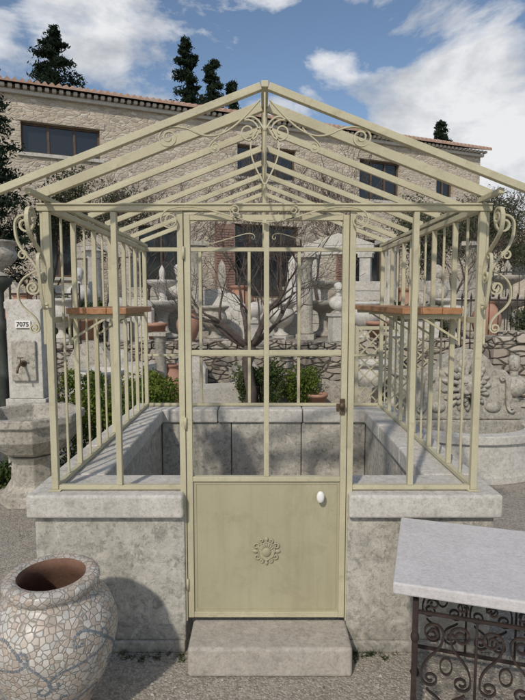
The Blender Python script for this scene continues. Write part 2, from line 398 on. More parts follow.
for x in (-.56,-.12,.33,.75): m.box(x-.013,x+.013,YB-.015,YB+.015,ZB+.029,2.250)
m.box(CX-HW+.021,CX+HW-.021,YB-.030,YB-.016,1.31,1.330)
gobj(m,'back_panel',PAINT,.002)
roof=MB()
roof.box(CX-.016,CX+.016,2.44,5.00,2.742,2.770)
roofo=gobj(roof,'roof',PAINT,.003,label='gabled roof of bare cream iron bars without glass')
def sub(mb,name,mat,bevel,parent,label=None):
    o=mb.obj(name,mat,None,bevel,label=label); o.parent=parent
    return o
for Y in (2.45,2.70,3.07,3.44,3.80,4.17,4.54,4.90):
    m=MB(); XE=1.27 if Y<2.5 else 1.10
    wd=.032 if Y<2.8 else .020
    hh={2.45:.032,2.70:.046}.get(Y,.024)
    for s in (-1,1):
        p=(CX+s*.0175,Y,2.745); q=(CX+s*XE,Y,rz(CX+s*XE))
        m.bar(p,q,wd,hh,(0,0,1))
        if Y>2.8: 
            m.bar((p[0],Y,p[2]+.019),(q[0],Y,q[2]+.019),.008,.014)
    sub(m,'rafter',PAINT,.002,roofo)
for s in (-1,1):
    m=MB(); x=CX+s*1.06; z=rz(x)-.036; m.box(x-.012,x+.012,2.468,YB+.05,z-.016,z+.008); sub(m,'eave_bar',PAINT,.002,roofo)
for Y in (YF,YB):
    m=MB(); m.box(CX-.010,CX+.010,Y-.010,Y+.010,2.290,2.718); gobj(m,'king_post',PAINT,.002)
def gable_orn(Y):
    m=MB(); T=.006; Wd=.014; n=(0,1,0)
    for s in (-1,1):
        mir=lambda pl:[complex(CX+s*c.real,c.imag) for c in pl]
        m.flat(sc3(mir(bez((.022,2.69),(.12,2.58),(.20,2.50),(.31,2.555))),Y),n,Wd,T)
        m.flat(sc3(mir(bez((.31,2.555),(.37,2.59),(.462,2.58),(.465,2.53),16)),Y),n,Wd,T)
        m.flat(sc3(mir(volute(.423,2.53,.042,.009,0,-1.5)),Y),n,Wd,T)
        m.flat(sc3(mir(volute(.072,2.555,.052,.011,.35*math.pi,1.5)),Y),n,Wd,T)
        m.flat(sc3(mir(bez((.095,2.60),(.07,2.635),(.03,2.62),(.008,2.57),14)),Y),n,Wd,T)
        m.flat(sc3(mir(bez((.165,2.572),(.20,2.53),(.235,2.52),(.245,2.49),12)),Y),n,Wd*.8,T*.8)
        m.flat(sc3(mir(volute(.219,2.49,.026,.007,0,-1.4)),Y),n,Wd*.8,T*.8)
        m.flat(sc3(mir(bez((.020,2.575),(.10,2.50),(.05,2.42),(.004,2.33))),Y),n,Wd,T)
    m.tube([(CX,Y,2.722),(CX,Y,2.33)],.004,8)
    m.ell((CX,Y,2.57),(.011,.009,.015)); m.ell((CX,Y,2.325),(.006,.006,.016))
    gobj(m,'gable_ornament',PAINT,0,label='open iron scrollwork sweeping along the roof peak')
gable_orn(2.45)
m=MB()
for s in (-1,1):
    fl=1 if s>0 else -1
    m.flat(sc3(scroll((CX+s*.10,2.38),(CX+s*.52,2.36),'S',7,5,fl),YB),(0,1,0),.014,.007)
gobj(m,'gable_ornament',PAINT)
m=MB(); Y=YF-.045
for s in (-1,1):
    mir=lambda pl:[complex(CX+s*c.real,c.imag) for c in pl]
    m.flat(sc3(mir(bez((.0,2.198),(.14,2.190),(.24,2.268),(.38,2.268))),Y),(0,1,0),.012,.006)
    m.flat(sc3(mir(bez((.38,2.268),(.47,2.268),(.502,2.24),(.500,2.205),14)),Y),(0,1,0),.012,.006)
    m.flat(sc3(mir(volute(.458,2.205,.042,.009,0,-1.4)),Y),(0,1,0),.012,.006)
    m.flat(sc3(mir(bez((.10,2.202),(.155,2.215),(.17,2.235),(.166,2.255),10)),Y),(0,1,0),.012,.005)
    m.flat(sc3(mir(volute(.142,2.252,.024,.007,0,1.3)),Y),(0,1,0),.012,.005)
m.box(CX-.010,CX+.010,Y-.010,YF-.031,2.190,2.206)
gobj(m,'transom_scroll',PAINT,label='wide shallow iron scroll under the crossbeam')
for s in (-1,1):
    mir=lambda pl:[complex(CX+s*c.real,c.imag) for c in pl]
    m=MB(); n=(0,1,0); Y=YF; W1=.018;T1=.009
    m.flat(sc3(mir(volute(1.175,2.19,.052,.012,.0,1.55)),Y),n,W1,T1)
    m.flat(sc3(mir(bez((1.227,2.19),(1.235,2.02),(1.10,2.05),(1.115,1.88))),Y),n,W1,T1)
    m.flat(sc3(mir(volute(1.150,1.88,.035,.009,math.pi,1.5)),Y),n,W1,T1)
    m.flat(sc3(mir(bez((1.115,1.97),(1.16,1.95),(1.23,1.93),(1.225,1.84),16)),Y),n,W1*.8,T1*.8)
    m.flat(sc3(mir(bez((1.225,1.84),(1.22,1.76),(1.13,1.76),(1.125,1.68),16)),Y),n,W1*.8,T1*.8)
    m.flat(sc3(mir(volute(1.150,1.68,.025,.008,math.pi,1.4)),Y),n,W1*.8,T1*.8)
    m.flat(sc3(mir(volute(1.195,2.04,.026,.008,1.2*math.pi,-1.4)),Y),n,W1*.8,T1*.8)
    x=lambda v:CX+s*v
    m.box(x(1.095)-.006,x(1.095)+.006,YF-.010,YF+.010,1.60,2.249)
    gobj(m,'scroll_bracket',PAINT,label='cream wrought iron S-scroll bracket')
    m=MB(); X=x(1.07); n=(1,0,0)
    m.flat(sc3x(volute(2.515,2.20,.045,.010,math.pi,-1.5),X),n,W1,T1)
    m.flat(sc3x(bez((2.47,2.20),(2.46,2.06),(2.66,2.10),(2.655,1.93)),X),n,W1,T1)
    m.flat(sc3x(volute(2.625,1.93,.030,.009,0,-1.5),X),n,W1,T1)
    m.flat(sc3x(scroll((2.655,1.80),(2.60,2.02),'C',5,4,-1,50),X),n,W1*.8,T1*.8)
    gobj(m,'scroll_bracket',PAINT)
# door
dz0,dz1=.165,2.235; dx0,dx1=-.386,.426
door=MB(); S=.030
door.box(dx0,dx0+S,YF-.016,YF+.016,dz0,dz1); door.box(dx1-S,dx1,YF-.016,YF+.016,dz0,dz1)
door.box(dx0+S+.0005,dx1-S-.0005,YF-.015,YF+.015,dz1-.028,dz1); door.box(dx0+S+.0005,dx1-S-.0005,YF-.015,YF+.015,dz0,dz0+.03)
door.box(dx0+S+.0005,dx1-S-.0005,YF-.015,YF+.015,.895,.920)
door.box(.02-.013,.02+.013,YF-.013,YF+.013,.921,dz1-.029)
door.box(dx0+S+.0005,.0065,YF-.012,YF+.012,1.545,1.569); door.box(.0335,dx1-S-.0005,YF-.012,YF+.012,1.545,1.569)
dooro=gobj(door,'door',PAINT,.002,label='cream iron door with open panes above a sheet panel')
m=MB(); m.box(dx0+S+.0005,dx1-S-.0005,YF-.004,YF+.004,dz0+.0305,.8945); 
sub(m,'door_panel',PANEL,0,dooro)
m=MB(); a,b=dx0+S+.012,dx1-S-.012; z0,z1=dz0+.042,.883
for bx in ((a,b,z0,z0+.005),(a,b,z1-.005,z1),(a,a+.005,z0+.0055,z1-.0055),(b-.005,b,z0+.0055,z1-.0055)): m.box(bx[0],bx[1],YF-.007,YF-.0042,bx[2],bx[3])
sub(m,'panel_moulding',PANEL,.001,dooro)
# cartouche crest: solid shield with shell ribs, tight corner scrolls touching it
m=MB(); rx,rzz=.02,.525; Y=YF-.007
shield=[(-.038,.034),(-.018,.040),(0,.050),(.018,.040),(.038,.034),(.044,.004),(.034,-.028),(0,-.052),(-.034,-.028),(-.044,.004)]
m.prism([(rx+x_,rzz+z_) for x_,z_ in shield],Y-.005,Y+.003)
m.ell((rx,Y-.006,rzz-.004),(.024,.012,.026),16,10)
for k in range(7):
    a_=math.pi*(.14+.72*k/6); m.tube([(rx+.012*math.cos(a_),Y-.010,rzz+.012*math.sin(a_)),(rx+.040*math.cos(a_),Y-.006,rzz+.004+.040*math.sin(a_))],[.0025,.0050],6)
m.tube([(rx+x_,Y-.006,rzz+z_) for x_,z_ in shield+[shield[0]]],.0035,6)
for s in (-1,1):
    mir=lambda pl:[complex(rx+s*c.real,rzz+c.imag) for c in pl]
    for pl in (volute(.052,.026,.016,.004,.8*math.pi,-1.1),volute(.047,-.030,.016,.004,math.pi,1.1),volute(.022,-.054,.011,.003,.5*math.pi,-1.1),volute(.024,.054,.011,.003,-.5*math.pi,1.1)):
        m.tube(sc3(mir(pl),Y-.003),.0048,6)
    m.ell((rx+s*.058,Y-.002,rzz-.002),(.016,.006,.010))
m.ell((rx,Y-.002,rzz+.062),(.010,.006,.013)); m.ell((rx,Y-.002,rzz-.064),(.009,.006,.013))
sub(m,'rosette',PANEL,0,dooro,'cast solid shield-like crest with scrolled edges')
m=MB(); m.ell((.294,YF-.045,.825),(.020,.014,.031),16,12); m.tube([(.294,YF-.004,.825),(.294,YF-.04,.825)],.009,10)
sub(m,'door_knob',CERAM,0,dooro,'white ceramic oval knob')
m=MB(); m.box(.388,.414,YF-.026,YF-.0165,1.245,1.325); m.ell((.397,YF-.045,1.295),(.017,.014,.017)); m.tube([(.397,YF-.026,1.295),(.397,YF-.045,1.295)],.007,8); m.box(.372,.387,YF-.024,YF-.0135,1.26,1.30)
sub(m,'lock',BRASS,.002,dooro,'rusty brass rim lock')
for z in (.35,1.2,2.05):
    m=MB(); m.tube([(-.388,YF-.024,z-.03),(-.388,YF-.024,z+.03)],.007,8)
    sub(m,'hinge',PAINT,0,dooro)
for s,ye in ((-1,3.52),(1,4.42)):
    m=MB(); xa,xb=sorted((CX+s*1.05,CX+s*.73))
    n=3; wv=(xb-xa)/n
    for i in range(n): m.box(xa+i*wv+.001,xa+(i+1)*wv-.001,2.86,ye,1.745,1.778)
    sh=gobj(m,'shelf',WOOD,.003,label='orange-brown varnished wooden plank shelf')
    yy=2.9
    while yy<ye:
        m=MB(); X0=CX+s*1.05; X1=CX+s*.75
        m.bar((X0,yy,1.731),(X1,yy,1.731),.02,.024,(0,0,1)); m.bar((X0,yy,1.60),(CX+s*.85,yy,1.722),.012,.012,(0,1,0)); m.box(min(X0,X0-s*.01),max(X0,X0-s*.01),yy-.009,yy+.009,1.58,1.72)
        sub(m,'bracket',PAINT,.001,sh)
        yy+=.48

m=MB(); m.box(-.362,.435,2.452,2.70,.0,.15)
o=m.obj('stone_step',STEPM,None,.018,seg=4); tag(o,'worn pale limestone doorstep before the greenhouse door','step')
bpy.context.view_layer.update()

# ---------------------------------------------------------------- mosaic urn
UR=empty('mosaic_urn',(-.885,2.17,0),'large round garden jar covered in shard mosaic with blue-grey swirls','urn')
prof=[(.0,.0),(.105,.0),(.115,.01),(.125,.05),(.155,.13),(.200,.22),(.238,.31),(.258,.39),(.263,.45),(.252,.51),(.226,.56),(.196,.593),(.180,.610),(.178,.622),(.186,.632),(.193,.645),(.194,.660),(.188,.672),(.172,.680),(.155,.681),(.138,.676)]
def smoothprof(p,k=3):
    out=[]
    for i in range(len(p)-1):
        p0=p[max(i-1,0)];p1=p[i];p2=p[i+1];p3=p[min(i+2,len(p)-1)]
        for j in range(k):
            t=j/k
            out.append(tuple(.5*((2*p1[a])+(-p0[a]+p2[a])*t+(2*p0[a]-5*p1[a]+4*p2[a]-p3[a])*t*t+(-p0[a]+3*p1[a]-3*p2[a]+p3[a])*t**3) for a in (0,1)))
    out.append(p[-1]); return [(max(0,a),b) for a,b in out]
sp=smoothprof(prof)
m=MB(); m.lathe(sp,(0,0,0),64,cap=False); m.obj('urn_body',MOS,UR)
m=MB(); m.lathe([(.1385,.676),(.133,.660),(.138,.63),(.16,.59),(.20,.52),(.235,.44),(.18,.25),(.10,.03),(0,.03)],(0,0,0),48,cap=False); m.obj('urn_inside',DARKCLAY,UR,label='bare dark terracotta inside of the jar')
def rad(z):
    for (r0,z0),(r1,z1) in zip(sp[:-1],sp[1:]):
        if z0<=z<=z1 and z1>z0: return r0+(r1-r0)*(z-z0)/(z1-z0)
    return .2
m=MB()
def tess(path):
    d=0
    for (a0,z0),(a1,z1) in zip(path[:-1],path[1:]):
        L=math.hypot((a1-a0),(z1-z0)); d+=L
        if d<.0125: continue
        d=0; th=math.atan2(z1-z0,a1-a0)
        z=z0
        if not .03<z<.585: continue
        r=rad(z); ang=a0/.25
        n=Vector((math.cos(ang),math.sin(ang),0)); dr=(rad(z+.01)-rad(z-.01))/.02
        up=Vector((n.x*dr,n.y*dr,1)).normalized(); tg=Vector((-n.y,n.x,0)); nn=tg.cross(up).normalized()
        P=n*r+Vector((0,0,z))
        th+=U(-.15,.15)
        e1=(tg*math.cos(th)+up*math.sin(th)); e2=nn.cross(e1)
        l=.0053*U(.75,1.05); w_=.0048*U(.8,1.15)
        top=[P+e1*i*l+e2*j*w_+nn*.0016 for i,j in ((-1,-1),(1,-1),(1,1),(-1,1))]
        bot=[q-nn*.004 for q in top]
        m.add(bot+top,[(3,2,1,0),(4,5,6,7),(0,1,5,4),(1,2,6,5),(2,3,7,6),(3,0,4,7)])
for i in range(5):
    a=-2.45*.25+i*.314
    tess([(c.real,c.imag) for c in scroll((a,.36),(a+.20,.47),'S',6.5,2.4,1,600)])
    tess([(c.real,c.imag) for c in scroll((a+.10,.50),(a+.27,.34),'C',6,2.6,-1,600)])
    tess([(c.real,c.imag) for c in scroll((a+.04,.27),(a+.20,.22),'S',5.5,2.4,-1,500)])
m.obj('mosaic_scroll',BLUE,UR)

# ---------------------------------------------------------------- stone-topped iron table
TB=empty('garden_table',(1.092,2.118,0),'rusty black iron scrollwork table with a thick pale stone top','table',D2R(-17))
m=MB(); m.box(-.525,.525,-.325,.325,.705,.752); m.obj('table_top',WHITE,TB,.008,seg=3,label='pale stone slab top')
for sx in (-1,1):
    for sy in (-1,1):
        m=MB(); m.box(sx*.44-.011,sx*.44+.011,sy*.245-.011,sy*.245+.011,.02,.66); m.lathe([(.018,0),(.024,.01),(.016,.03)],(sx*.44,sy*.245,0),12); m.ell((sx*.44,sy*.245,.50),(.017,.017,.025))
        m.obj('leg',IRON,TB,.002)
m=MB()
for sy in (-1,1): m.box(-.453,.453,sy*.245-.012,sy*.245+.012,.676,.704)
for sx in (-1,1): m.box(sx*.44-.012,sx*.44+.012,-.23,.23,.676,.704)
m.obj('apron',IRON,TB,.002)
def lace(m,pos,lo,hi,ncell,conv,n,mk):
    wd=(hi-lo)/ncell
    for k in range(ncell):
        c0=lo+k*wd; xc=c0+wd/2
        for q in (-1,1):
            m.flat(conv([complex(xc+q*(c.real),c.imag) for c in volute(.052,.53,.040,.009,math.pi,-1.5)],pos),n,.011,.007)
            m.flat(conv([complex(xc+q*(c.real),c.imag) for c in bez((.012,.53),(.012,.44),(.095,.44),(.090,.34))],pos),n,.011,.007)
            m.flat(conv([complex(xc+q*(c.real),c.imag) for c in volute(.058,.34,.032,.008,0,-1.4)],pos),n,.011,.007)
            m.flat(conv([complex(xc+q*(c.real),c.imag) for c in volute(.042,.215,.034,.008,math.pi*.9,1.4)],pos),n,.011,.007)
            m.flat(conv([complex(xc+q*(c.real),c.imag) for c in bez((.010,.225),(.012,.27),(.05,.27),(.07,.295),12)],pos),n,.011,.006)
            m.flat(conv([complex(xc+q*(wd*.25+c.real),c.imag) for c in volute(0,.645,.022,.008,0,1.2)],pos),n,.010,.005)
        m.flat(conv([complex(xc+.022*math.cos(t*.3927),.40+.034*math.sin(t*.3927)) for t in range(17)],pos),n,.010,.005)
        if k: mk(c0)
for sy in (-1,1):
    m=MB(); Y=sy*.245
    m.box(-.428,.428,Y-.006,Y+.006,.60,.612); m.box(-.428,.428,Y-.006,Y+.006,.14,.154)
    lace(m,Y,-.428,.428,4,sc3,(0,1,0),lambda x:m.tube([(x,Y,.155),(x,Y,.599)],.005,6))
    m.obj('scrollwork',IRON,TB)
for sx in (-1,1):
    m=MB(); X=sx*.44
    m.box(X-.006,X+.006,-.233,.233,.60,.612); m.box(X-.006,X+.006,-.233,.233,.14,.154)
    lace(m,X,-.233,.233,2,sc3x,(1,0,0),lambda y:m.tube([(X,y,.155),(X,y,.599)],.005,6))
    m.obj('scrollwork',IRON,TB)

# ---------------------------------------------------------------- left fountain
FL=empty('stone_fountain',(-2.10,4.85,0),'old stone fountain with square pillar, octagonal bowl and numbered plate','fountain')
m=MB(); m.lathe([(.32,0),(.32,.10),(.25,.12),(.20,.2),(.19,.36),(.23,.43)],(0,0,0),8,False,rot=.39); m.obj('pedestal',OLD,FL,.01)
m=MB(); m.lathe([(.20,.432),(.30,.48),(.40,.60),(.42,.72),(.46,.74),(.46,.81),(.385,.81),(.37,.70),(.30,.58),(0,.54)],(0,0,0),8,False,rot=.39,cap=False); m.obj('basin',OLD,FL,.01)
PX=-.25
m=MB(); m.box(PX-.20,PX+.20,.44,.70,0,.84)
m.prism([(PX-.17,.843),(PX+.17,.843),(PX+.17,1.72),(PX+.19,1.74),(PX+.19,1.80),(PX+.16,1.825),(PX-.16,1.825),(PX-.19,1.80),(PX-.19,1.74),(PX-.17,1.72)],.46,.68)
m.obj('pillar',CAPM,FL,.008,label='pale square stone pillar')
m=MB(); m.box(PX-.12,PX+.12,.425,.457,1.02,1.42); m.obj('carved_panel',OLD,FL,.01)
m=MB(); m.tube([(PX,.43,1.20),(PX,.36,1.20),(PX,.30,1.17),(PX,.28,1.12)],[.014,.013,.012,.011],8); m.tube([(PX,.36,1.20),(PX,.36,1.26)],.006,6); m.tube([(PX-.03,.36,1.26),(PX+.03,.36,1.26)],.006,6); m.ell((PX,.42,1.20),(.035,.01,.035)); m.obj('tap',BRASS,FL)
m=MB(); m.box(PX-.075,PX+.075,.440,.4585,1.545,1.615); pm=m.obj('number_plate',CERAM,FL,.002,label='small white plate reading 7075')
cu=bpy.data.curves.new('number_text','FONT'); cu.body='7075'; cu.size=.062; cu.extrude=.001; cu.offset=.001; cu.align_x='CENTER'; cu.align_y='CENTER'
to=bpy.data.objects.new('tmp_text',cu); COL.objects.link(to); bpy.context.view_layer.update()
me=bpy.data.meshes.new_from_object(to.evaluated_get(bpy.context.evaluated_depsgraph_get())); bpy.data.objects.remove(to)
me.materials.clear(); me.materials.append(IRON); to=bpy.data.objects.new('number_text',me); COL.objects.link(to)
to.rotation_euler=(math.pi/2,0,0); to.location=(PX,.438,1.58); to.parent=pm
CI=empty('iron_column',(-2.68,5.55,0),'dark cast iron garden column with collars, beside the fountain','column')
m=MB(); m.lathe([(.16,0),(.16,.12),(.10,.16),(.08,.3),(.06,.34),(.075,.38),(.05,.42),(.045,1.0),(.07,1.03),(.045,1.07),(.04,1.5),(.075,1.54),(.05,1.6),(.035,1.64),(.035,1.9),(.06,1.93),(.11,1.98),(.13,2.04),(.09,2.05)],(0,0,0),16); m.obj('shaft',GREENIRON,CI)
m=MB(); m.tube([(0,0,1.55),(.14,-.02,1.62),(.2,-.04,1.56),(.2,-.04,1.50)],.016,8); m.obj('spout',GREENIRON,CI)
m=MB(); m.lathe(smoothprof([(.06,0),(.10,.01),(.04,.05),(.04,.08),(.13,.14),(.18,.22),(.15,.30),(.19,.34),(.19,.36),(.15,.35),(.12,.25),(0,.2)]),(-2.68,5.55,2.052),24); o=m.obj('stone_vase',OLD); tag(o,'small grey stone vase standing on the iron column','vase')

# ---------------------------------------------------------------- right fountain
FR=empty('wall_fountain',(2.20,5.75,0),'carved stone wall fountain with lion mask and rounded basin','fountain')
def half_ring(m,r0,r1,z0,z1,n=28,yo=0):
    vs=[];
    for r in (r0,r1):
        for z in (z0,z1):
            for k in range(n+1):
                an=math.pi+math.pi*k/n; vs.append((r*math.cos(an),yo+r*.75*math.sin(an),z))
    q=n+1; fs=[]
    for k in range(n):
        fs+=[(k,k+1,q+k+1,q+k),(2*q+k+1,2*q+k,3*q+k,3*q+k+1),(q+k,q+k+1,3*q+k+1,3*q+k),(k+1,k,2*q+k,2*q+k+1)]
    fs+=[(0,q,3*q,2*q),(n,2*q+n,3*q+n,q+n)]
    m.add(vs,fs)
m=MB()
half_ring(m,.62,.74,.0,.40); half_ring(m,.60,.79,.402,.49); half_ring(m,.58,.78,0,.08)
m.obj('basin',CAPM,FR,.01)
m=MB(); m.add([(r*.615*math.cos(math.pi+math.pi*k/24),r*.46*math.sin(math.pi+math.pi*k/24),.36) for r in (1,) for k in range(25)],[tuple(range(25))]); m.obj('water',WATER,FR)
m=MB()
m.box(-.82,.82,.002,.26,0,.52)
outl=[(-.62,.522),(.62,.522),(.62,.66),(.54,.70),(.49,.84),(.50,.98),(.43,1.06),(.31,1.08),(.25,1.18),(.14,1.27),(0,1.30),(-.14,1.27),(-.25,1.18),(-.31,1.08),(-.43,1.06),(-.50,.98),(-.49,.84),(-.54,.70),(-.62,.66)]
m.prism(outl,.03,.22); m.obj('back_panel',OLD,FR,.02,seg=3)
m=MB(); zc=.90
for ring,(rr0,nn_,sz) in enumerate(((.215,17,.062),(.165,14,.058),(.125,11,.05))):
    for k in range(nn_):
        a=(k+.5*ring)/nn_*2*math.pi; m.ell((rr0*math.cos(a),.03-.022*ring,zc+rr0*1.08*math.sin(a)),(sz,.045,sz*.48),10,6,Matrix.Rotation(-a+U(-.2,.2),3,'Y'))
m.ell((0,-.02,zc),(.115,.085,.13),16,12); m.ell((0,-.105,zc-.02),(.045,.04,.055)); m.ell((-.035,-.10,zc-.055),(.04,.035,.028)); m.ell((.035,-.10,zc-.055),(.04,.035,.028))
for s in (-1,1):
    m.ell((s*.048,-.085,zc+.05),(.034,.025,.016)); m.ell((s*.048,-.092,zc+.028),(.014,.012,.010)); m.ell((s*.10,-.03,zc+.115),(.03,.02,.035))
m.ell((0,-.085,zc-.095),(.045,.03,.02))
for s in (-1,1):
    m.flat([(c.real,.015,c.imag) for c in scroll((s*.39,.98),(s*.50,.64),'S',7,4,s,60)],(0,1,0),.05,.034)
    m.ell((s*.30,.03,.66),(.09,.04,.06))
m.obj('carved_mask',OLD,FR,label='chunky carved lion mask')
m=MB(); m.tube([(0,-.10,zc-.08),(0,-.18,zc-.085),(0,-.21,zc-.115)],.013,8); m.obj('spout',BRASS,FR)

# ---------------------------------------------------------------- walls
def drywall(name,x0,x1,y0,y1,h,label,mat=DRY):
    m=MB()
    m.box(x0,x1,y0,y1,0,h-.12)
    x=x0
    while x<x1:
        L=U(.2,.55); hh=h-.119+U(.06,.17)
        m.box(x+.008,min(x+L,x1)-.008,y0-U(0,.04),y1+U(0,.03),h-.119,hh); x+=L
    o=m.obj(name,mat,None,.015); tag(o,label,'wall'); return o
drywall('retaining_wall',-20,20,9.75,10.2,1.06,'low dry-stone retaining wall at the edge of the terrace')
drywall('stone_wall',3.1,7.5,7.2,7.6,1.35,'rough rubble garden wall beyond the carved fountain')

# ---------------------------------------------------------------- stone building
BL=20.25; U0=-5.5
BA=math.atan2(8,18.6)
BD=empty('stone_house',(-8.4,18,1.0),'long two-storey rubble stone house with clay tile roof','house',BA)
H=7.75; DEP=9
ops=[(.55,3.05,5.65,6.65),(8.1,10.6,5.55,6.75),(13.6,15.7,5.1,6.75),(-3.6,-1.6,5.6,6.7),
     (.9,2.3,1.6,3.3),(4.3,6.0,1.3,3.5),(8.0,10.7,.9,3.75),(13.4,14.9,1.5,3.4),(17.2,18.4,1.5,3.4),(17.7,18.7,5.5,6.5),(-3.4,-2.1,1.5,3.3)]
us=sorted({U0,BL}|{a for o_ in ops for a in o_[:2]}); zs=sorted({-.3,H}|{a for o_ in ops for a in o_[2:]})
m=MB()
for a,b in zip(us[:-1],us[1:]):
    for c,d in zip(zs[:-1],zs[1:]):
        if any(o_[0]<=a and b<=o_[1] and o_[2]<=c and d<=o_[3] for o_ in ops): continue
        m.add([(a,0,c),(b,0,c),(b,0,d),(a,0,d)],[(0,1,2,3)])
rv=.28
for a,b,c,d in ops:
    m.add([(a,0,c),(a,rv,c),(a,rv,d),(a,0,d)],[(0,1,2,3)]); m.add([(b,0,c),(b,rv,c),(b,rv,d),(b,0,d)],[(3,2,1,0)])
    m.add([(a,0,d),(b,0,d),(b,rv,d),(a,rv,d)],[(3,2,1,0)]); m.add([(a,0,c),(b,0,c),(b,rv,c),(a,rv,c)],[(0,1,2,3)])
m.add([(BL,0,-.3),(BL,DEP,-.3),(BL,DEP,H),(BL,DEP/2,H+1.4),(BL,0,H)],[(0,1,2,3,4)])
m.add([(U0,0,-.3),(U0,DEP,-.3),(U0,DEP,H),(U0,DEP/2,H+1.4),(U0,0,H)],[(4,3,2,1,0)])
m.add([(U0,DEP,-.3),(BL,DEP,-.3),(BL,DEP,H),(U0,DEP,H)],[(3,2,1,0)])
m.obj('wall',FACADE,BD)
m=MB(); nu=int((BL-U0+.6)/.035); rows=[(-.42,H-.02),(DEP/2,H+1.50),(DEP+.42,H-.02)]
vs=[]
for (y,z) in rows:
    for i in range(nu+1):
        u=U0-.3+i*.035; wv=.05*math.cos(u/.22*2*math.pi); vs.append((u,y,z+.06+wv))
for (y,z) in rows:
    for i in range(nu+1): vs.append((U0-.3+i*.035,y,z-.03))
q=nu+1; fs=[]
for r in range(2):
    for i in range(nu): fs+=[(r*q+i,r*q+i+1,(r+1)*q+i+1,(r+1)*q+i),(3*q+r*q+i+1,3*q+r*q+i,3*q+(r+1)*q+i,3*q+(r+1)*q+i+1)]
for i in range(nu): fs+=[(i+1,i,3*q+i,3*q+i+1)]
m.add(vs,fs,False); m.obj('roof',TILE,BD)
m=MB(); m.box(U0-.1,BL+.1,-.14,-.002,H-.30,H-.17)
x=U0
while x<BL: m.box(x,x+.13,-.30,-.10,H-.165,H-.06); x+=.22
m.obj('cornice',CAPM,BD,.02)
for i,(a,b,c,d) in enumerate(ops):
    wn=MB(); wn.box(a+.01,b-.01,rv-.06,rv-.05,c+.01,d-.01)
    wo=wn.obj('window' if i not in (6,) else 'glazed_door',GLASS,BD)
    fr=MB(); t_=.07; y0,y1=rv-.11,rv-.062
    fr.box(a+.002,a+t_,y0,y1,c+.002,d-.002); fr.box(b-t_,b-.002,y0,y1,c+.002,d-.002)
    fr.box(a+t_,b-t_,y0,y1,c+.002,c+t_); fr.box(a+t_,b-t_,y0,y1,d-t_,d-.002)
    nm=max(2,round((b-a)/.75))
    for k in range(1,nm):
        u=a+(b-a)*k/nm; fr.box(u-.035,u+.035,y0,y1,c+t_+.001,d-t_-.001)
    f=fr.obj('frame',FRAMEM,None); f.parent=wo
    if i!=6:
        sl_=MB(); sl_.box(a-.12,b+.12,-.08,.03,c-.12,c-.004); s_=sl_.obj('sill',CAPM,None,.01); s_.parent=wo
    li=MB(); li.box(a-.15,b+.15,-.03,.02,d+.003,d+.22); s_=li.obj('lintel',FACADE,None,.01); s_.parent=wo
for (a,b,c,d) in ((7.15,7.95,.9,3.7),(12.5,13.35,1.5,3.4),(14.95,15.7,1.5,3.4)):
    m=MB(); m.box(a,b,-.09,-.03,c,d)
    z=c+.1
    while z<d-.1: m.box(a+.06,b-.06,-.11,-.088,z,z+.05); z+=.10
    m.obj('shutter',SHUT,BD,.005)
FH=empty('distant_house',(24,44,0),'distant pale house with an orange tiled roof','house',D2R(-12))
m=MB(); m.box(-5,5,0,7,0,6.2); m.obj('wall',FACADE,FH)
m=MB(); m.prism([(-5.4,6.2),(5.4,6.2),(5.4,6.35),(-5.4,6.35)],-.4,7.4); m.add([(-5.5,-.5,6.36),(5.5,-.5,6.36),(5.5,3.5,8.0),(-5.5,3.5,8.0),(5.5,7.5,6.36),(-5.5,7.5,6.36)],[(0,1,2,3),(3,2,4,5),(0,3,5),(1,4,2)]); m.obj('roof',TILE,FH)
for k in range(3):
    m=MB(); m.box(-3.6+k*2.8,-2.6+k*2.8,-.05,-.004,3.6,5.0); m.obj('window',GLASS,FH)

# ---------------------------------------------------------------- trees
def grow(tr,cr,p,d,L,r,depth,maxd,spread,tips,up=.15,kids=(2,3),rmin=0,split=1):
    pts=[p];rs=[max(r,rmin)]; n=4; q=Vector(p);dd=Vector(d)
    for i in range(n):
        dd=(dd+Vector((U(-1,1),U(-1,1),U(-1,1)))*.16+Vector((0,0,up*.3))).normalized()
        q=q+dd*L/n; pts.append(q.copy()); rs.append(max(rmin,r*(1-.38*(i+1)/n)))
    (tr if depth<=split else cr).tube(pts,rs,6 if depth<3 else 4)
    if depth>=maxd: tips.append(q.copy()); return
    for k in range(random.randint(*kids)):
        ax=dd.orthogonal(); ax=Matrix.Rotation(U(0,6.28),3,dd)@ax
        nd=(dd+ax.normalized()*spread*U(.6,1.2)).normalized()
        st=pts[-1] if k<2 else pts[random.randint(2,3)]
        grow(tr,cr,st,nd,L*U(.62,.85),rs[-1]*(.85 if k==0 else .65),depth+1,maxd,spread,tips,up,kids,rmin,split)
